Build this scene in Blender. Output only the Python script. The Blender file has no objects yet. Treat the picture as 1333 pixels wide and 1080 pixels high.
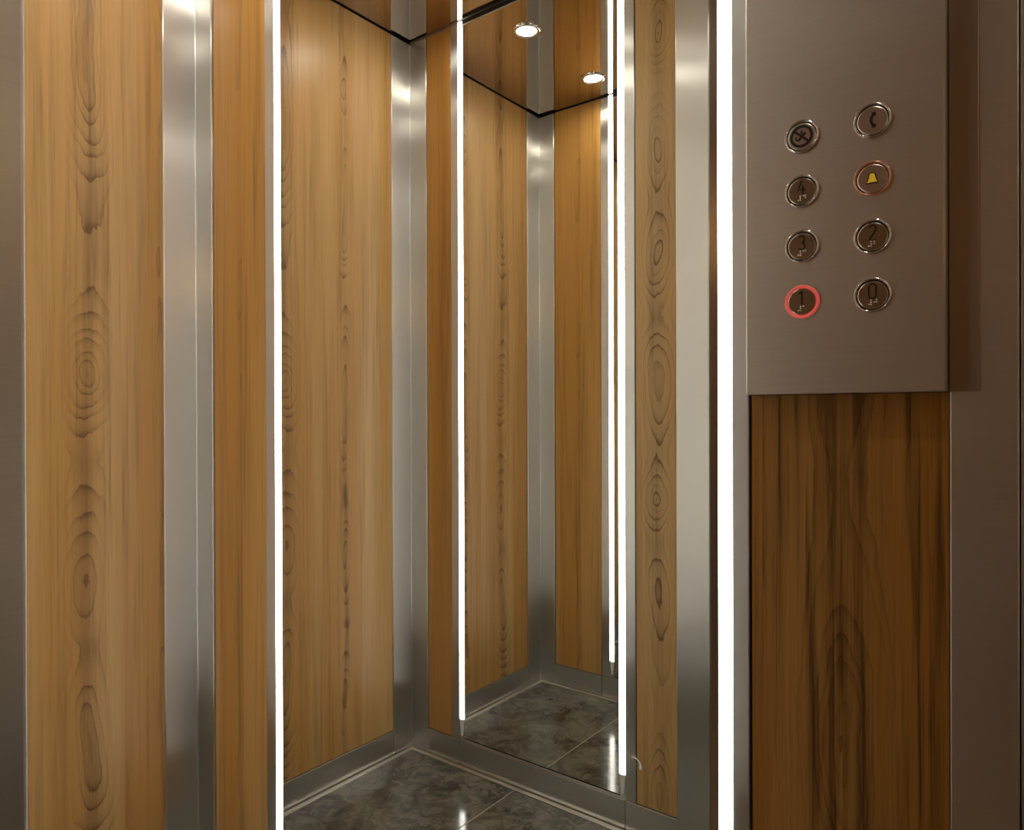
import bpy, bmesh, math, random
from mathutils import Vector, Matrix

# ------------------------------------------------------------------ camera, world, exposure
scene = bpy.context.scene
C = scene.collection
F_PX, YAW, PITCH, ROLL, CAM_H = 929.36, 0.6532, -0.0024, -0.0030, 1.0338

def look_frame():
    fw = Vector((-math.sin(YAW), math.cos(YAW), 0)); rt = Vector((math.cos(YAW), math.sin(YAW), 0)); up = Vector((0, 0, 1))
    f2 = fw*math.cos(PITCH) + up*math.sin(PITCH); u2 = -fw*math.sin(PITCH) + up*math.cos(PITCH)
    return rt*math.cos(ROLL) + u2*math.sin(ROLL), -rt*math.sin(ROLL) + u2*math.cos(ROLL), f2

r_, u_, f_ = look_frame()
cam_data = bpy.data.cameras.new('camera')
cam_data.sensor_fit = 'HORIZONTAL'; cam_data.sensor_width = 36.0
cam_data.lens = 36.0*F_PX/1333.0
cam_data.clip_start = 0.01; cam_data.clip_end = 50
cam = bpy.data.objects.new('camera', cam_data); C.objects.link(cam)
M = Matrix(((r_.x, u_.x, -f_.x, 0), (r_.y, u_.y, -f_.y, 0), (r_.z, u_.z, -f_.z, CAM_H), (0, 0, 0, 1)))
cam.matrix_world = M
scene.camera = cam

world = bpy.data.worlds.new('world'); scene.world = world
world.use_nodes = True
world.node_tree.nodes['Background'].inputs[0].default_value = (0.02, 0.018, 0.015, 1)
world.node_tree.nodes['Background'].inputs[1].default_value = 1.0
scene.view_settings.view_transform = 'Standard'
scene.view_settings.look = 'None'
scene.view_settings.gamma = 1.0
scene.view_settings.use_curve_mapping = False
scene.view_settings.exposure = 0.68
scene.cycles.max_bounces = 16
scene.cycles.glossy_bounces = 14
scene.cycles.diffuse_bounces = 5
scene.cycles.sample_clamp_indirect = 6.0

LED_POWER = 8.5
SPOT_POWER = 90.0
LANDING_POWER = 12.5

# ------------------------------------------------------------------ main dimensions (metres)
XS = -1.601        # left wall
YA = 0.880         # front wall (tall mirror and control panel)
YB = 0.186         # near wall (second mirror, door opening)
XT = 0.250         # right wall
H = 2.184          # ceiling
YL = 0.080         # face of the near wall on the landing side
POST_S, POST_A = 0.080, 0.072
BASE_H = 0.0735

# ------------------------------------------------------------------ node helpers
class G:
    def __init__(s, mat):
        s.t = mat.node_tree; s.n = s.t.nodes; s.l = s.t.links
    def new(s, typ, **kw):
        n = s.n.new(typ)
        for k, v in kw.items(): setattr(n, k, v)
        return n
    def put(s, sock, v):
        if isinstance(v, bpy.types.NodeSocket): s.l.new(v, sock)
        else: sock.default_value = v
    def m(s, op, a, b=None, c=None, clamp=False):
        n = s.new('ShaderNodeMath', operation=op, use_clamp=clamp)
        s.put(n.inputs[0], a)
        if b is not None: s.put(n.inputs[1], b)
        if c is not None: s.put(n.inputs[2], c)
        return n.outputs[0]
    def vec(s, x, y, z):
        n = s.new('ShaderNodeCombineXYZ')
        for i, v in enumerate((x, y, z)): s.put(n.inputs[i], v)
        return n.outputs[0]
    def noise(s, v, scale=1.0, detail=2.0, rough=0.5, dist=0.0):
        n = s.new('ShaderNodeTexNoise')
        s.put(n.inputs['Vector'], v); n.inputs['Scale'].default_value = scale
        n.inputs['Detail'].default_value = detail; n.inputs['Roughness'].default_value = rough
        n.inputs['Distortion'].default_value = dist
        return n.outputs['Fac']
    def mix(s, f, a, b, blend='MIX'):
        n = s.new('ShaderNodeMix', data_type='RGBA', blend_type=blend)
        s.put(n.inputs[0], f); s.put(n.inputs[6], a); s.put(n.inputs[7], b)
        return n.outputs[2]
    def ramp(s, v, lo, hi, a=0.0, b=1.0):
        n = s.new('ShaderNodeMapRange', interpolation_type='SMOOTHSTEP')
        s.put(n.inputs[0], v); n.inputs[1].default_value = lo; n.inputs[2].default_value = hi
        n.inputs[3].default_value = a; n.inputs[4].default_value = b
        return n.outputs[0]

def lin(r, g, b):
    f = lambda c: (c/255/12.92) if c/255 <= 0.04045 else ((c/255+0.055)/1.055)**2.4
    return (f(r), f(g), f(b), 1.0)

def base_mat(name, color=(0.5, 0.5, 0.5, 1), rough=0.5, metal=0.0, emit=None, strength=0.0, spec=None):
    m = bpy.data.materials.new(name); m.use_nodes = True
    b = m.node_tree.nodes['Principled BSDF']
    b.inputs['Base Color'].default_value = color
    b.inputs['Roughness'].default_value = rough
    b.inputs['Metallic'].default_value = metal
    if spec is not None: b.inputs['Specular IOR Level'].default_value = spec
    if emit is not None:
        b.inputs['Emission Color'].default_value = emit; b.inputs['Emission Strength'].default_value = strength
    return m

def steel_mat(name, color, rough=0.26, aniso=0.85, grain=0.08, vertical=True, grain_lines=True):
    """brushed stainless steel; brush lines run vertically, so reflections smear sideways"""
    m = base_mat(name, color, rough, 1.0); g = G(m); b = g.n['Principled BSDF']
    geo = g.new('ShaderNodeNewGeometry'); sep = g.new('ShaderNodeSeparateXYZ'); g.l.new(geo.outputs['Position'], sep.inputs[0])
    x, y, z = sep.outputs
    if vertical:
        fine = g.noise(g.vec(g.m('MULTIPLY', x, 900), g.m('MULTIPLY', y, 900), g.m('MULTIPLY', z, 9)), 1.0, 3.0)
    else:
        fine = g.noise(g.vec(g.m('MULTIPLY', x, 9), g.m('MULTIPLY', y, 9), g.m('MULTIPLY', z, 900)), 1.0, 3.0)
    blot = g.noise(geo.outputs['Position'], 5.0, 4.0, 0.6)
    if not grain_lines: fine = blot
    k = g.m('ADD', g.m('MULTIPLY_ADD', fine, grain, 1.0-grain/2), g.m('MULTIPLY_ADD', blot, grain*1.2, -grain*0.6))
    c = g.new('ShaderNodeVectorMath', operation='SCALE'); c.inputs[0].default_value = color[:3]; g.l.new(k, c.inputs['Scale'])
    g.l.new(c.outputs[0], b.inputs['Base Color'])
    g.put(b.inputs['Roughness'], g.m('ADD', g.m('MULTIPLY_ADD', fine, 0.016, rough-0.008), g.m('MULTIPLY_ADD', blot, 0.02, -0.01)))
    b.inputs['Anisotropic'].default_value = aniso
    cr = g.new('ShaderNodeVectorMath', operation='CROSS_PRODUCT'); cr.inputs[1].default_value = (0, 0.0, 1)
    g.l.new(geo.outputs['Normal'], cr.inputs[0]); g.l.new(cr.outputs[0], b.inputs['Tangent'])
    return m

def wood_mat(name, cores, base=(192, 155, 102), base2=(180, 136, 76), dark=(106, 76, 46), seed=0.0, fine=0.34, band=1.0, rough=0.34):
    """oak laminate: object coordinates, X across the panel, Z along the grain.
    cores: (u0, amp, vertical frequency, ring spacing, half width, line strength, core strength)"""
    m = base_mat(name, lin(*base), rough); g = G(m); b = g.n['Principled BSDF']
    tc = g.new('ShaderNodeTexCoord'); sep = g.new('ShaderNodeSeparateXYZ'); g.l.new(tc.outputs['Object'], sep.inputs[0])
    x, _, z = sep.outputs
    def st(sx, sz, s, detail=2.0, rg=0.5):
        return g.noise(g.vec(g.m('MULTIPLY_ADD', x, sx, s), seed*1.7+3.1, g.m('MULTIPLY_ADD', z, sz, s*1.3)), 1.0, detail, rg)
    warp = g.m('SUBTRACT', st(5.0, 2.2, seed+1.3, 2.0), 0.5)
    warp2 = g.m('SUBTRACT', st(14.0, 9.0, seed+4.3, 2.0), 0.5)
    nf = st(330.0, 5.0, seed+7.7, 3.0, 0.6)
    nm = st(60.0, 1.6, seed+2.9, 4.0, 0.6)
    nb = st(11.0, 0.45, seed+5.1, 2.0)
    nl = st(4.0, 1.1, seed+9.1, 3.0)
    ni = st(38.0, 11.0, seed+6.2, 3.0, 0.6)
    nk = st(150.0, 2.2, seed+3.7, 3.0, 0.6)
    ux = g.m('ADD', g.m('MULTIPLY_ADD', warp, 0.050, x), g.m('MULTIPLY', warp2, 0.018))
    tot = None
    for i, (u0, amp, fz, sp, wd, ls, cs) in enumerate(cores):
        uu = g.m('SUBTRACT', ux, u0)
        d1 = g.noise(g.vec(seed+11.3*i, seed*2.1+0.7, g.m('MULTIPLY', z, fz)), 1.0, 1.2)
        d = g.m('MULTIPLY', g.m('SUBTRACT', d1, 0.5), amp)
        r = g.m('SQRT', g.m('ADD', g.m('MULTIPLY', uu, uu), g.m('MULTIPLY', d, d)))
        r = g.m('ADD', r, g.m('MULTIPLY', g.m('SUBTRACT', ni, 0.5), sp*0.9))
        q0 = g.m('DIVIDE', r, sp)
        q0 = g.m('ADD', q0, g.m('MULTIPLY', g.noise(g.vec(seed+5.0, i*3.0, g.m('MULTIPLY', q0, 0.55)), 1.0, 2.0), 1.6))
        fr = g.m('FRACT', q0)
        ring_amp = g.ramp(g.noise(g.vec(seed, 9.0+i, g.m('FLOOR', q0)), 0.73, 0.0), 0.30, 0.62, 0.25, 1.15)
        line = g.m('MULTIPLY', g.m('POWER', g.m('MULTIPLY', fr, g.ramp(fr, 0.93, 1.0, 1.0, 0.0)), 4.0), ring_amp)
        q = g.m('DIVIDE', uu, wd)
        mask = g.m('EXPONENT', g.m('MULTIPLY', g.m('MULTIPLY', q, q), -1.0))
        vis = g.ramp(g.noise(g.vec(seed+31.0+i, 2.0, g.m('MULTIPLY', z, fz*1.1)), 1.0, 2.0), 0.30, 0.60, 0.35, 1.0)
        t = g.m('MULTIPLY', g.m('MULTIPLY', g.m('MULTIPLY', line, mask), ls), vis)
        q2 = g.m('DIVIDE', uu, wd*0.55)
        core = g.m('MULTIPLY', g.m('EXPONENT', g.m('MULTIPLY', g.m('MULTIPLY', q2, q2), -1.0)), cs)
        core = g.m('MULTIPLY', core, g.ramp(nl, 0.35, 0.65, 0.35, 1.2))
        t = g.m('ADD', t, core)
        tot = t if tot is None else g.m('ADD', tot, t)
    # soft straight-grain lines over the rest of the panel
    tot = g.m('ADD', tot, g.ramp(nm, 0.46, 0.80, 0.0, 0.46*band))
    tot = g.m('ADD', tot, g.ramp(nk, 0.55, 0.80, 0.0, 0.40*band))
    tot = g.m('MINIMUM', tot, 0.95)
    col = g.mix(g.ramp(nb, 0.36, 0.64), lin(*base), lin(*base2))
    col = g.mix(tot, col, lin(*dark))
    k = g.m('ADD', g.m('MULTIPLY_ADD', nf, fine, 1.0-fine*0.5), g.m('MULTIPLY_ADD', nl, 0.16, -0.08))
    sc = g.new('ShaderNodeVectorMath', operation='SCALE'); g.l.new(col, sc.inputs[0]); g.l.new(k, sc.inputs['Scale'])
    g.l.new(sc.outputs[0], b.inputs['Base Color'])
    bp = g.new('ShaderNodeBump'); bp.inputs['Strength'].default_value = 0.05; bp.inputs['Distance'].default_value = 0.001
    g.l.new(nf, bp.inputs['Height']); g.l.new(bp.outputs[0], b.inputs['Normal'])
    b.inputs['Specular IOR Level'].default_value = 0.35
    return m

def tile_mat(name, seed):
    """polished dark grey stone-look tile with cloudy patches, dark veins and pale flecks"""
    m = base_mat(name, lin(80, 78, 70), 0.12); g = G(m); b = g.n['Principled BSDF']
    geo = g.new('ShaderNodeNewGeometry'); mp = g.new('ShaderNodeMapping'); g.l.new(geo.outputs['Position'], mp.inputs[0])
    mp.inputs['Location'].default_value = (seed, seed*0.7, 0)
    v = mp.outputs[0]
    cl = g.noise(v, 7.0, 6.0, 0.62, 0.8)
    cl2 = g.noise(v, 19.0, 5.0, 0.6, 1.6)
    vo = g.new('ShaderNodeTexVoronoi', feature='DISTANCE_TO_EDGE'); vo.inputs['Scale'].default_value = 11.0
    dv = g.new('ShaderNodeVectorMath', operation='MULTIPLY_ADD')
    nn = g.new('ShaderNodeTexNoise'); g.l.new(v, nn.inputs['Vector']); nn.inputs['Scale'].default_value = 9.0; nn.inputs['Detail'].default_value = 4.0
    g.l.new(nn.outputs['Color'], dv.inputs[0]); dv.inputs[1].default_value = (0.12, 0.12, 0.12); g.l.new(v, dv.inputs[2])
    g.l.new(dv.outputs[0], vo.inputs['Vector'])
    vein = g.m('MULTIPLY', g.ramp(vo.outputs['Distance'], 0.0, 0.05, 1.0, 0.0), g.ramp(cl, 0.42, 0.6))
    col = g.mix(g.ramp(cl, 0.35, 0.65), lin(58, 58, 51), lin(110, 110, 99))
    col = g.mix(g.ramp(cl2, 0.50, 0.60, 0.0, 0.5), col, lin(122, 119, 108))
    col = g.mix(g.m('MULTIPLY', vein, 0.40), col, lin(38, 36, 31))
    fl = g.m('MULTIPLY', g.ramp(g.noise(v, 120.0, 2.0), 0.70, 0.78), g.ramp(g.noise(v, 6.0, 2.0), 0.5, 0.62))
    col = g.mix(g.m('MULTIPLY', fl, 0.7), col, lin(200, 198, 188))
    g.l.new(col, b.inputs['Base Color'])
    g.put(b.inputs['Roughness'], g.m('MULTIPLY_ADD', cl2, 0.14, 0.05))
    return m

def plaster_mat(name, color):
    m = base_mat(name, lin(*color), 0.85); g = G(m); b = g.n['Principled BSDF']
    tc = g.new('ShaderNodeTexCoord')
    n = g.noise(tc.outputs['Object'], 3.0, 5.0)
    g.l.new(g.mix(g.ramp(n, 0.3, 0.7, 0.0, 0.5), lin(*color), lin(*[c*0.88 for c in color])), b.inputs['Base Color'])
    return m

STEEL = steel_mat('brushed_steel', (0.65, 0.64, 0.605, 1), 0.300, 1.0, 0.03)
STEEL_PANEL = steel_mat('brushed_panel_steel', (0.60, 0.56, 0.495, 1), 0.32, 0.85, 0.14, vertical=False)
STEEL_STRIP = steel_mat('dark_strip_steel', (0.47, 0.42, 0.345, 1), 0.30, 0.7, 0.06)  # darker tone for the narrow strip beside the control panel
ALU = base_mat('satin_aluminium', (0.62, 0.60, 0.56, 1), 0.35, 1.0)
CHROME = base_mat('polished_steel', (0.72, 0.70, 0.66, 1), 0.12, 1.0)
FACE = base_mat('button_steel', (0.50, 0.44, 0.36, 1), 0.24, 1.0)
FACE_PALE = base_mat('pale_button_steel', (0.66, 0.60, 0.53, 1), 0.30, 1.0)
BLACK = base_mat('black_gap', (0.006, 0.005, 0.004, 1), 0.6)
INK = base_mat('black_enamel', (0.012, 0.010, 0.008, 1), 0.4)
NUM = base_mat('raised_numeral_steel', (0.035, 0.028, 0.020, 1), 0.3, 0.5)
DOT = base_mat('braille_steel', (0.90, 0.87, 0.80, 1), 0.35, 0.6)
YELLOW = base_mat('yellow_enamel', lin(225, 185, 45), 0.4, 0.0, lin(255, 205, 50), 0.12)
RED_LIT = base_mat('lit_red_ring', lin(205, 95, 88), 0.3, 0.0, lin(255, 105, 95), 0.22)
AMBER_LIT = base_mat('lit_amber_ring', (0.42, 0.34, 0.27, 1), 0.2, 0.9, lin(255, 120, 60), 0.045)
MIRROR = base_mat('mirror_silver', (0.885, 0.89, 0.862, 1), 0.0, 1.0)
CEIL = base_mat('polished_ceiling_metal', (0.50, 0.43, 0.36, 1), 0.04, 1.0)
LED = base_mat('led_diffuser', (0.9, 0.9, 0.9, 1), 0.4, 0.0, (1.0, 0.965, 0.90, 1), LED_POWER)
CAP = base_mat('white_plastic', lin(225, 225, 218), 0.45)
SPOT = base_mat('downlight_lens', (0.9, 0.9, 0.9, 1), 0.4, 0.0, (1.0, 0.93, 0.82, 1), SPOT_POWER)
WARM = base_mat('sconce_glass', (0.9, 0.8, 0.6, 1), 0.4, 0.0, (1.0, 0.62, 0.30, 1), LANDING_POWER)
BACK = base_mat('backing_board', (0.03, 0.028, 0.025, 1), 0.8)
FILM = base_mat('clear_film', (0.92, 0.90, 0.86, 1), 0.2); FILM.node_tree.nodes['Principled BSDF'].inputs['Transmission Weight'].default_value = 0.25
PLASTER = plaster_mat('landing_plaster', (196, 172, 142))
LANDTILE = plaster_mat('landing_tile', (176, 158, 134)); LANDTILE.node_tree.nodes['Principled BSDF'].inputs['Roughness'].default_value = 0.35

# ------------------------------------------------------------------ mesh helpers
def link(name, bm, mat, parent=None, loc=(0, 0, 0), rotz=0.0, smooth=False):
    me = bpy.data.meshes.new(name); bm.normal_update(); bm.to_mesh(me); bm.free()
    if smooth:
        for p in me.polygons: p.use_smooth = True
    me.materials.append(mat)
    o = bpy.data.objects.new(name, me); C.objects.link(o)
    o.location = loc; o.rotation_euler = (0, 0, rotz)
    if parent is not None:
        o.parent = parent
        o.location = Vector(loc) - parent.location
    return o

def box_bm(sx, sy, sz, bevel=0.0, seg=1):
    bm = bmesh.new(); bmesh.ops.create_cube(bm, size=1.0)
    bmesh.ops.scale(bm, vec=(sx, sy, sz), verts=bm.verts)
    if bevel > 0: bmesh.ops.bevel(bm, geom=bm.edges[:], offset=bevel, segments=seg, affect='EDGES', profile=0.5)
    return bm

def box(name, x, y, z, mat, parent=None, bevel=0.0, seg=1):
    """axis-aligned box from (x0,x1),(y0,y1),(z0,z1)"""
    sx, sy, sz = x[1]-x[0], y[1]-y[0], z[1]-z[0]
    return link(name, box_bm(sx, sy, sz, bevel, seg), mat, parent, ((x[0]+x[1])/2, (y[0]+y[1])/2, (z[0]+z[1])/2))

def panel(name, along, a, front, thick, z, mat, parent, face, bevel=0.0012):
    """wall panel whose local X runs across it. along 'x' (front is a Y) or 'y' (front is an X);
    face = +1/-1: the way the visible side points on the normal axis"""
    w = a[1]-a[0]; mid = (a[0]+a[1])/2; c = front - face*thick/2; zc = (z[0]+z[1])/2
    bm = box_bm(w, thick, z[1]-z[0], bevel)
    if along == 'x': return link(name, bm, mat, parent, (mid, c, zc))
    return link(name, bm, mat, parent, (c, mid, zc), math.pi/2)

def extrude_profile(pts, z0, z1):
    bm = bmesh.new()
    lo = [bm.verts.new((p[0], p[1], z0)) for p in pts]; hi = [bm.verts.new((p[0], p[1], z1)) for p in pts]
    n = len(pts)
    for i in range(n): bm.faces.new((lo[i], lo[(i+1) % n], hi[(i+1) % n], hi[i]))
    bm.faces.new(lo[::-1]); bm.faces.new(hi)
    bmesh.ops.recalc_face_normals(bm, faces=bm.faces[:])
    return bm

def lathe_y(profile, seg=40):
    """revolve (radius, outwards) about the axis that points towards -Y"""
    bm = bmesh.new(); rings = []
    for r, h in profile:
        if r < 1e-6: rings.append([bm.verts.new((0, -h, 0))])
        else: rings.append([bm.verts.new((r*math.cos(2*math.pi*k/seg), -h, r*math.sin(2*math.pi*k/seg))) for k in range(seg)])
    for a, b in zip(rings[:-1], rings[1:]):
        for k in range(seg):
            k2 = (k+1) % seg
            if len(a) == 1 and len(b) == 1: continue
            if len(a) == 1: bm.faces.new((a[0], b[k], b[k2]))
            elif len(b) == 1: bm.faces.new((a[k], b[0], a[k2]))
            else: bm.faces.new((a[k], b[k], b[k2], a[k2]))
    bmesh.ops.recalc_face_normals(bm, faces=bm.faces[:])
    return bm

def lathe_z(profile, seg=40):
    bm = lathe_y(profile, seg)
    bmesh.ops.rotate(bm, verts=bm.verts, cent=(0, 0, 0), matrix=Matrix.Rotation(math.radians(90), 3, 'X'))
    return bm      # outwards (-Y) now points to -Z

def stroke_bm(bm, pts, wd, h0, h1, closed=False):
    """a flat raised stroke in the XZ plane, from depth -h0 to -h1"""
    P = [Vector((p[0], p[1])) for p in pts]; n = len(P); L, R = [], []
    for i in range(n):
        a = P[i-1] if (i > 0 or closed) else P[i]; b = P[(i+1) % n] if (i < n-1 or closed) else P[i]
        d = b-a
        if d.length < 1e-9: d = Vector((1, 0))
        d.normalize(); nn = Vector((-d.y, d.x))*wd/2
        L.append(P[i]+nn); R.append(P[i]-nn)
    def vs(Q, h): return [bm.verts.new((q.x, -h, q.y)) for q in Q]
    lt, rt, lb, rb = vs(L, h1), vs(R, h1), vs(L, h0), vs(R, h0)
    m = n if closed else n-1
    for i in range(m):
        j = (i+1) % n
        bm.faces.new((lt[i], lt[j], rt[j], rt[i])); bm.faces.new((lb[i], lt[i], lt[j], lb[j])); bm.faces.new((rt[i], rb[i], rb[j], rt[j]))
    if not closed:
        bm.faces.new((lb[0], rb[0], rt[0], lt[0])); bm.faces.new((lb[-1], lt[-1], rt[-1], rb[-1]))

def empty(name, loc):
    o = bpy.data.objects.new(name, None); C.objects.link(o); o.location = loc; o.empty_display_size = 0.05
    return o

def tag(o, label, cat=None, group=None):
    o['label'] = label
    if cat: o['category'] = cat
    if group: o['group'] = group
    return o

def structure(o, label=None, cat=None):
    o['kind'] = 'structure'
    if label: o['label'] = label
    if cat: o['category'] = cat
    return o

# ------------------------------------------------------------------ car walls
T = 0.012                                    # panel thickness
ZW = (BASE_H+0.002, H-0.0035)                 # wood panels run from the baseboard to the ceiling gap
AW = ((XS+0.074, -1.3265), (-0.3012, -0.0915))
BW = ((XS+0.0725, -1.4305), (-0.8225, -0.712))

w_front = structure(box('wall_front', (XS-0.10, XT+0.10), (YA+T, YA+0.09), (-0.02, H+0.25), BACK),
    'front elevator wall with tall mirror, light strips and control panel', 'wall')
w_left = structure(box('wall_left', (XS-0.10, XS-T), (YB-T, YA+T), (-0.02, H+0.25), BACK),
    'left elevator wall with one wide oak panel between steel posts', 'wall')
w_near = structure(box('wall_near', (-2.2, -0.712), (YL, YB-T), (-0.02, 2.60), PLASTER),
    'near elevator wall with narrow mirror beside the door opening', 'wall')
w_right = structure(box('wall_right', (XT, XT+0.10), (YL, YA+T), (-0.02, H+0.416), STEEL_PANEL),
    'right elevator wall of plain brushed steel', 'wall')

# left wall: u runs with -Y... local X of the panel = world Y after the quarter turn
SW = (YB+POST_S-0.004, YA-POST_S+0.002)
smid = (SW[0]+SW[1])/2
WOOD_S = wood_mat('oak_left', [(0.645-smid, 0.55, 1.5, 0.0125, 0.030, 1.0, 0.42), (0.447-smid, 0.26, 2.2, 0.0090, 0.013, 1.0, 0.28), (0.797-smid, 0.10, 2.8, 0.010, 0.012, 0.6, 0.42)], seed=2.0)
WOOD_A1 = wood_mat('oak_front_left', [(0.0, 0.14, 2.0, 0.012, 0.016, 0.55, 0.25)], seed=8.4, base=(192, 150, 90), base2=(184, 136, 70))
WOOD_A2 = wood_mat('oak_under_panel', [(0.0, 0.34, 0.95, 0.0085, 0.085, 1.0, 0.22)], seed=14.2, base=(172, 126, 64), base2=(160, 110, 46), dark=(84, 56, 24), fine=0.75, band=2.3)
WOOD_B1 = wood_mat('oak_near_narrow', [(0.02, 0.12, 2.0, 0.010, 0.020, 0.5, 0.25)], seed=21.0, base=(184, 140, 78), base2=(172, 122, 58))
WOOD_B2 = wood_mat('oak_near_flamed', [(0.008, 0.55, 1.8, 0.0095, 0.036, 1.9, 0.34)], seed=27.5, base=(196, 160, 106), base2=(186, 146, 88))

panel('wood_panel', 'y', SW, XS, T, ZW, WOOD_S, w_left, +1)
panel('wood_panel', 'x', AW[0], YA, T, ZW, WOOD_A1, w_front, -1)
tag(panel('wood_panel', 'x', AW[1], YA, T, ZW, WOOD_A2, w_front, -1), 'darker oak panel below the control panel')
panel('wood_panel', 'x', BW[0], YB, T, ZW, WOOD_B1, w_near, +1)
tag(panel('wood_panel', 'x', BW[1], YB, T, ZW, WOOD_B2, w_near, +1), 'oak panel with strong flame figure')
panel('lintel', 'x', (-0.712, XT), YB-T, YB-T-YL, (2.06, 2.60), STEEL_PANEL, w_near, +1)

# corner posts: folded L-shaped sheet with a small inner radius and rounded outer edges
def corner_post(name, sy, label):
    """sy=-1: corner with the front wall, sy=+1: corner with the near wall"""
    y0 = YA if sy < 0 else YB
    p = 0.004; r = 0.0035; e = 0.0030
    pts = [(XS-T, y0 - sy*T), (XS+POST_A, y0 - sy*T), ]
    for k in range(6):
        a = math.pi/2*k/5; pts.append((XS+POST_A-e+e*math.cos(a), y0+sy*(p-e+e*math.sin(a))))
    cx, cy = XS+p+r, y0+sy*(p+r)
    for k in range(5):
        a = math.pi/2*k/4
        pts.append((cx - r*math.sin(a), cy - sy*r*math.cos(a)))
    for k in range(6):
        a = math.pi/2*k/5; pts.append((XS+p-e+e*math.cos(a), y0+sy*(POST_S-e+e*math.sin(a))))
    pts.append((XS-T, y0+sy*POST_S))
    return structure(link(name, extrude_profile(pts, 0.0, H-0.008), STEEL), label, 'corner post')
corner_post('trim_1', -1, 'brushed steel corner post between left oak panel and front wall')
corner_post('trim_2', +1, 'brushed steel corner post between left wall and narrow mirror wall')
structure(box('trim_3', (-0.0905, -0.0310), (YA-0.004, YA+T), (0, H-0.004), STEEL_PANEL, bevel=0.0012),
    'brushed steel strip beside the control panel', 'steel trim')
structure(box('trim_4', (-0.0298, XT-0.001), (YA-0.003, YA+T), (0, H-0.004), STEEL_PANEL, bevel=0.0012),
    'wide brushed steel sheet between strip and right wall', 'steel trim')
structure(box('trim_6', (-0.6266, -0.6258), (YL-0.003, 0.2050), (0, 2.06), STEEL_PANEL, bevel=0.0002),
    'dull steel lining plate on the side of the door opening', 'door jamb')
structure(box('trim_5', (-0.7070, -0.6264), (YL-0.004, 0.2080), (0, H-0.004), STEEL, bevel=0.0022, seg=4),
    'brushed steel door post at the edge of the opening', 'door post')

# baseboards (steel, thin folded lip on top)
def baseboard(name, along, runs, front, face, label):
    root = None
    for i, (a, b) in enumerate(runs):
        nm = name if root is None else 'baseboard_section'
        o = panel(nm, along, (a+0.0006, b-0.0006), front+face*0.003, 0.010, (0.0, BASE_H), STEEL, None, face, 0.001)
        if root is None:
            root = structure(o, label, 'baseboard')
        else:
            w = o.location.copy(); o.parent = root; o.matrix_parent_inverse = Matrix.Identity(4)
            o.location = w - root.location; o.rotation_euler = (0, 0, 0)
        lip = panel('lip', along, (a+0.001, b-0.001), front+face*0.0048, 0.006, (BASE_H-0.0005, BASE_H+0.0013), ALU, None, face, 0.0003)
        w = lip.location.copy(); lip.parent = root
        if along == 'y':
            d = w - root.location; lip.location = (d.y, -d.x, d.z); lip.rotation_euler = (0, 0, 0)
        else:
            lip.location = w - root.location
    return root
baseboard('baseboard_left', 'y', [(YB+POST_S, YA-POST_S)], XS, +1, 'brushed steel baseboard below the wide oak panel')
baseboard('baseboard_front', 'x', [(XS+POST_A, -1.3245), (-1.3245, -0.304), (-0.304, -0.091)], YA, -1, 'brushed steel baseboard below the tall mirror')
baseboard('baseboard_near', 'x', [(XS+POST_A, -1.4000), (-1.4000, -0.8530), (-0.8530, -0.708)], YB, +1, 'brushed steel baseboard below the narrow mirror')

# ------------------------------------------------------------------ floor and ceiling
floor = structure(box('floor', (XS-0.02, XT+0.02), (YB-0.02, YA+0.02), (-0.04, -0.0007), base_mat('grout', lin(165, 160, 146), 0.9)),
    'elevator floor of large dark stone tiles', 'floor')
SEAM = -1.187
edges = [XS+0.021, SEAM, SEAM+0.60, SEAM+1.20, XT-0.004]
for i in range(4):
    x0, x1 = edges[i]+0.0016, edges[i+1]-0.0016
    if x1-x0 < 0.01: continue
    box('tile', (x0, x1), (YB+0.021, YA-0.021), (-0.0007, 0.0), tile_mat('floor_tile_%d' % i, 1.7+2.3*i), floor, 0.0002)
for nm, x, y in (('edge_strip', (XS+0.007, XS+0.0205), (YB+0.007, YA-0.007)),
                 ('edge_strip', (XS+0.0205, XT-0.004), (YA-0.0205, YA-0.007)),
                 ('edge_strip', (XS+0.0205, -0.72), (YB+0.007, YB+0.0205))):
    box(nm, x, y, (-0.0007, 0.0022), ALU, floor, 0.0006)
structure(box('door_sill', (-0.6262, XT), (YL, YB+0.020), (-0.04, 0.001), ALU, bevel=0.0008), 'metal sill in the door opening', 'door sill')

ceiling = structure(box('ceiling', (XS+0.0045, XT-0.004), (YB+0.0045, YA-0.0045), (H, H+0.010), CEIL, bevel=0.001),
    'polished bronze-tinted metal ceiling panel with dark shadow gap', 'ceiling')
box('shadow_gap_backing', (XS-0.01, XT), (YB-0.01, YA+0.01), (H+0.06, H+0.07), BLACK, ceiling)

# ------------------------------------------------------------------ mirrors
def mirror(x, wall_y, face, label):
    root = empty('wall_mirror', ((x[0]+x[1])/2, wall_y, 0.0))
    tag(root, label, 'mirror')
    g = panel('mirror_glass', 'x', x, wall_y, 0.005, (0.0825, 2.1675), MIRROR, root, face, 0.0008)
    panel('bottom_channel', 'x', x, wall_y+face*0.0025, 0.010, (0.0752, 0.0800), ALU, root, face, 0.0006)
    panel('shadow_joint', 'x', x, wall_y+face*0.0004, 0.006, (0.0800, 0.0825), BLACK, root, face, 0.0)
    panel('top_rail', 'x', x, wall_y+face*0.0025, 0.010, (2.1675, 2.1700), ALU, root, face, 0.0006)
    panel('shadow_joint', 'x', x, wall_y+face*0.0004, 0.006, (2.1700, H-0.001), BLACK, root, face, 0.0)
    return root
mirror((-1.2745, -0.3427), YA, -1, 'wide tall mirror between light strips on the control panel wall')
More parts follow.
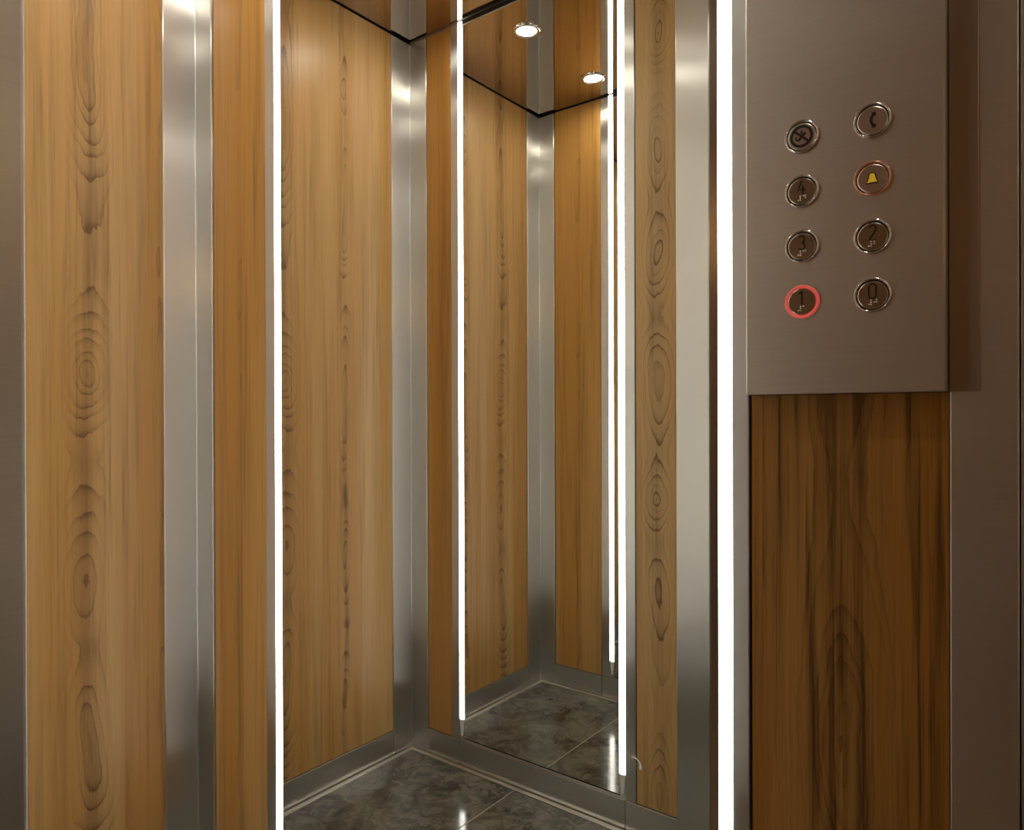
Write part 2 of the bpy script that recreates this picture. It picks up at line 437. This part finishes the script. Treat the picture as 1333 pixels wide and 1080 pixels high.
mirror((-1.3843, -0.8697), YB, +1, 'narrow mirror on the opposite wall beside the door post')

# ------------------------------------------------------------------ LED strips
def led_strip(flat, diff, wall_y, face, label):
    root = empty('led_light_strip', ((diff[0]+diff[1])/2, wall_y, 0.0))
    tag(root, label, 'light', 'vertical led light strips beside the mirrors')
    panel('housing', 'x', flat, wall_y+face*0.002, 0.012, (BASE_H+0.002, H-0.006), STEEL, root, face, 0.0010)
    panel('housing_back', 'x', diff, wall_y-face*0.001, 0.008, (BASE_H+0.002, H-0.006), ALU, root, face, 0.0)
    # diffuser: shallow domed bar standing proud of the wall
    w = diff[1]-diff[0]; mid = (diff[0]+diff[1])/2
    def bar(name, z0, z1, mat, t0, t1):
        bm = bmesh.new(); rings = []
        for zz, tt in ((z0, t0), (z1, t1)):
            h = 0.0035; hw = w/2*tt
            pr = [(-hw, -0.001), (-hw, 0.0015), (-hw*0.85, 0.0028), (-hw*0.45, h), (hw*0.45, h), (hw*0.85, 0.0028), (hw, 0.0015), (hw, -0.001)]
            rings.append([bm.verts.new((px, face*py*(0.5+0.5*tt), zz-(z0+z1)/2)) for px, py in pr])
        n = 8
        for i in range(n): bm.faces.new((rings[0][i], rings[0][(i+1) % n], rings[1][(i+1) % n], rings[1][i]))
        bm.faces.new(rings[0]); bm.faces.new(rings[1])
        bmesh.ops.recalc_face_normals(bm, faces=bm.faces[:])
        link(name, bm, mat, root, (mid, wall_y, (z0+z1)/2))
    bar('diffuser', 0.137, H-0.004, LED, 1.0, 1.0)
    bar('end_cap', 0.088, 0.1365, CAP, 0.55, 1.0)
    return root
led_strip((-1.3245, -1.2912), (-1.2910, -1.2750), YA, -1, 'glowing led strip between left oak panel and tall mirror')
led_strip((-0.3252, -0.3040), (-0.3422, -0.3258), YA, -1, 'glowing led strip between tall mirror and control panel')
led_strip((-1.4290, -1.4002), (-1.4000, -1.3845), YB, +1, 'glowing led strip of the narrow mirror, by the corner post')
led_strip((-0.8528, -0.8240), (-0.8695, -0.8530), YB, +1, 'glowing led strip of the narrow mirror, by the flamed oak panel')

# ------------------------------------------------------------------ ceiling downlights
def downlight(x, y, label):
    root = empty('ceiling_downlight', (x, y, H))
    tag(root, label, 'light', 'round downlights in the ceiling')
    link('rim', lathe_z([(0.030, -0.001), (0.030, 0.003), (0.033, 0.0055), (0.038, 0.0050), (0.042, 0.002), (0.042, -0.001)]), CHROME, root, (x, y, H), smooth=True)
    link('lens', lathe_z([(0.0, 0.0030), (0.015, 0.0028), (0.0295, 0.0020), (0.0295, -0.0005)]), SPOT, root, (x, y, H), smooth=True)
    return root
for x, side in ((-1.268, 'left oak wall'), (-0.085, 'control panel')):
    for y, wl in ((0.347, 'narrow mirror wall'), (0.732, 'tall mirror wall')):
        downlight(x, y, 'round recessed downlight in polished ceiling between %s and %s' % (side, wl))

# ------------------------------------------------------------------ control panel
PX0, PX1, PY, PZ0, PZ1 = -0.2995, -0.0922, 0.8560, 1.0548, 1.80
cop = empty('control_panel', ((PX0+PX1)/2, YA, PZ0))
tag(cop, 'brushed steel elevator control panel with eight round buttons', 'control panel')
box('front_plate', (PX0, PX1), (PY, YA-0.0005), (PZ0, PZ1), STEEL_PANEL, cop, 0.0022, 2)
tag(box('dark_strip', (PX1+0.0016, -0.0648), (YA-0.0055, YA-0.0041), (PZ0, PZ1), STEEL_STRIP, cop, 0.0003), 'darker narrow strip along the panel edge')  # thin darker strip right of the front plate, same height

def arc(cx, cy, rx, ry, a0, a1, n=14):
    return [(cx+rx*math.cos(math.radians(a0+(a1-a0)*k/n)), cy+ry*math.sin(math.radians(a0+(a1-a0)*k/n))) for k in range(n+1)]
GLYPH = {   # strokes in a box 1 wide, 2 high
    '0': [(arc(0, 0.55, 0.48, 0.45, 0, 180) + arc(0, -0.55, 0.48, 0.45, 180, 360), True)],
    '1': [([(-0.42, 0.62), (0.02, 0.98), (0.02, -1.0)], False)],
    '2': [(arc(0, 0.50, 0.48, 0.50, 165, -35) + [(-0.48, -1.0), (0.52, -1.0)], False)],
    '3': [(arc(-0.02, 0.50, 0.46, 0.48, 150, -80), False), (arc(-0.02, -0.50, 0.50, 0.50, 85, -150), False)],
    '4': [([(0.05, 1.0), (-0.50, -0.30), (0.52, -0.30)], False), ([(0.22, 0.25), (0.22, -1.0)], False)],
}
BRAILLE = {'1': [(0, 0)], '2': [(0, 0), (0, 1)], '3': [(0, 0), (1, 0)], '4': [(0, 0), (1, 0), (1, 1)], '0': [(1, 0), (0, 1), (1, 1)]}

def button(x, z, kind):
    root = empty('button', (x, PY, z)); root.parent = cop; root.location = Vector((x, PY, z)) - cop.location
    base = Vector((0, 0, 0))
    def sub(name, bm, mat, smooth=False):
        me = bpy.data.meshes.new(name); bm.normal_update(); bm.to_mesh(me); bm.free(); me.materials.append(mat)
        if smooth:
            for p in me.polygons: p.use_smooth = True
        o = bpy.data.objects.new(name, me); C.objects.link(o); o.parent = root
        return o
    ringm = {'1': RED_LIT, 'bell': AMBER_LIT}.get(kind, CHROME)
    ring = sub('bezel_ring', lathe_y([(0.0192, -0.0005), (0.0192, 0.0012), (0.0186, 0.0026), (0.0176, 0.0030), (0.0168, 0.0024), (0.0164, 0.0010), (0.0164, -0.0005)]), ringm, True)
    if kind == '1': ring['label'] = 'red lit ring of the chosen floor'
    if kind == 'bell': ring['label'] = 'dim amber lit ring of the alarm button'
    sub('gap', lathe_y([(0.0, 0.0003), (0.0166, 0.0003)]), RED_LIT if kind == '1' else BLACK)
    sub('face', lathe_y([(0.0, 0.0020), (0.0142, 0.0020), (0.0150, 0.0017), (0.0155, 0.0010), (0.0155, 0.0001)]), FACE_PALE if kind in ('phone', 'forbid', 'bell') else FACE)
    h0, h1 = 0.0018, 0.0027
    if kind in GLYPH:
        bm = bmesh.new()
        for pts, cl in GLYPH[kind]:
            stroke_bm(bm, [(p[0]*0.0074, 0.0042+p[1]*0.0080) for p in pts][:(-1 if cl else None)], 0.0015, h0, h1, cl)
        sub('numeral', bm, NUM)['label'] = 'raised numeral ' + kind
        bm = bmesh.new()
        s = 0.0023
        dots = [(0.0, 2), (1.0, 0), (1.0, 1), (1.0, 2)]                      # number sign
        dots += [(2.4+c, r) for c, r in BRAILLE[kind]]
        for c, r in dots:
            mt = Matrix.Translation((-0.0035+c*s, -h0-0.0004, -0.0055-r*s)) @ Matrix.Diagonal((0.00095, 0.0012, 0.00095, 1))
            bmesh.ops.create_icosphere(bm, subdivisions=1, radius=1.0, matrix=mt)
        sub('braille', bm, DOT)
    elif kind == 'phone':
        bm = bmesh.new()
        stroke_bm(bm, arc(0.0040, 0.0, 0.0050, 0.0066, 118, 242), 0.0025, h0, h1)
        stroke_bm(bm, [(0.0000, 0.0058), (0.0036, 0.0070)], 0.0034, h0, h1+0.0002)
        stroke_bm(bm, [(0.0000, -0.0058), (0.0036, -0.0070)], 0.0034, h0, h1+0.0002)
        sub('phone_symbol', bm, INK)
    elif kind == 'bell':
        out = [(-0.0062, -0.0050), (-0.0046, -0.0024), (-0.0036, 0.0010), (-0.0028, 0.0046), (-0.0014, 0.0058), (0.0014, 0.0058), (0.0028, 0.0046), (0.0036, 0.0010), (0.0046, -0.0024), (0.0062, -0.0050)]
        bm = bmesh.new(); lo = [bm.verts.new((a, -h0, b)) for a, b in out]; hi = [bm.verts.new((a, -h1, b)) for a, b in out]
        for i in range(len(out)):
            j = (i+1) % len(out); bm.faces.new((lo[i], lo[j], hi[j], hi[i]))
        bm.faces.new(hi); bmesh.ops.recalc_face_normals(bm, faces=bm.faces[:])
        sub('bell_symbol', bm, YELLOW)
        bm = bmesh.new(); stroke_bm(bm, out, 0.0010, h0, h1+0.0003, True)
        sub('bell_outline', bm, INK)
    elif kind == 'forbid':
        bm = bmesh.new()
        stroke_bm(bm, arc(0, 0, 0.0112, 0.0112, 0, 360, 36)[:-1], 0.0027, h0, h1, True)
        stroke_bm(bm, [(-0.0083, 0.0075), (0.0083, -0.0075)], 0.0025, h0, h1)
        stroke_bm(bm, [(-0.0035, -0.0045), (0.0045, 0.0035)], 0.0026, h0, h1-0.0001)
        stroke_bm(bm, [(0.0002, 0.0062), (0.0004, 0.0022)], 0.0018, h0, h1-0.0001)
        stroke_bm(bm, [(-0.0052, 0.0002), (-0.0062, -0.0022), (-0.0042, -0.0046)], 0.0016, h0, h1-0.0001)
        sub('forbidden_symbol', bm, INK)
    return root
ROWS = (1.3506, 1.2876, 1.2245, 1.1610)
for z, kl, kr in zip(ROWS, ('forbid', '4', '3', '1'), ('phone', 'bell', '2', '0')):
    button(-0.2340, z, kl); button(-0.1602, z, kr)

# ------------------------------------------------------------------ scrap of protective film on the near wall
def film_scrap(x, z):
    bm = bmesh.new(); L = []
    for k in range(13):
        t = k/12; a = math.radians(115-125*t); w = 0.0012+0.0034*t
        lift = 0.002+0.007*t*t
        L.append((bm.verts.new((-0.010+(0.019+w)*math.cos(a), lift, -0.012+(0.019+w)*math.sin(a))),
                  bm.verts.new((-0.010+(0.019-w)*math.cos(a), lift*0.6, -0.012+(0.019-w)*math.sin(a)))))
    for a, b in zip(L[:-1], L[1:]): bm.faces.new((a[0], b[0], b[1], a[1]))
    o = link('film_scrap', bm, FILM, None, (x, YB+0.003, z), smooth=True)
    sm = o.modifiers.new('thickness', 'SOLIDIFY'); sm.thickness = 0.0003
    tag(o, 'small curled scrap of clear protective film on the flamed oak panel edge', 'plastic film')
film_scrap(-0.816, 0.182)

# ------------------------------------------------------------------ landing outside the door
structure(box('landing_floor', (-2.2, 1.30), (-1.90, YL), (-0.04, 0.0), LANDTILE), 'stone floor of the landing outside the door', 'floor')
structure(box('landing_wall_back', (-2.2, 1.30), (-2.0, -1.90), (-0.02, 2.60), PLASTER), 'beige plaster wall across the landing', 'wall')
structure(box('landing_wall_left', (-2.3, -2.2), (-2.0, YB-T), (-0.02, 2.60), PLASTER), 'beige plaster wall at the left end of the landing', 'wall')
structure(box('landing_wall_right', (1.30, 1.40), (-2.0, YB-T), (-0.02, 2.60), PLASTER), 'beige plaster wall at the right end of the landing', 'wall')
structure(box('landing_wall_near', (XT+0.10, 1.30), (YL, YB-T), (-0.02, 2.60), PLASTER), 'beige plaster wall right of the elevator opening', 'wall')
structure(box('landing_ceiling', (-2.3, 1.40), (-2.0, YL), (2.60, 2.65), PLASTER), 'plain ceiling of the landing', 'ceiling')
def sconce(loc, face_x, label):
    root = empty('wall_sconce', loc); tag(root, label, 'lamp', 'wall sconces on the landing')
    c = Vector(loc)
    box('back_plate', (c.x-0.004, c.x+0.004), (c.y-0.05, c.y+0.05), (c.z-0.08, c.z+0.08), CHROME, root, 0.001)
    bm = lathe_z([(0.0, -0.11), (0.045, -0.11), (0.06, -0.05), (0.065, 0.03), (0.05, 0.10), (0.0, 0.11)], 24)
    link('glass_shade', bm, WARM, root, (c.x+face_x*0.075, c.y, c.z), smooth=True)
sconce((1.294, -0.90, 1.95), -1, 'warm glass wall sconce at the right end of the landing')
sconce((-2.194, -0.90, 1.95), +1, 'warm glass wall sconce at the left end of the landing')
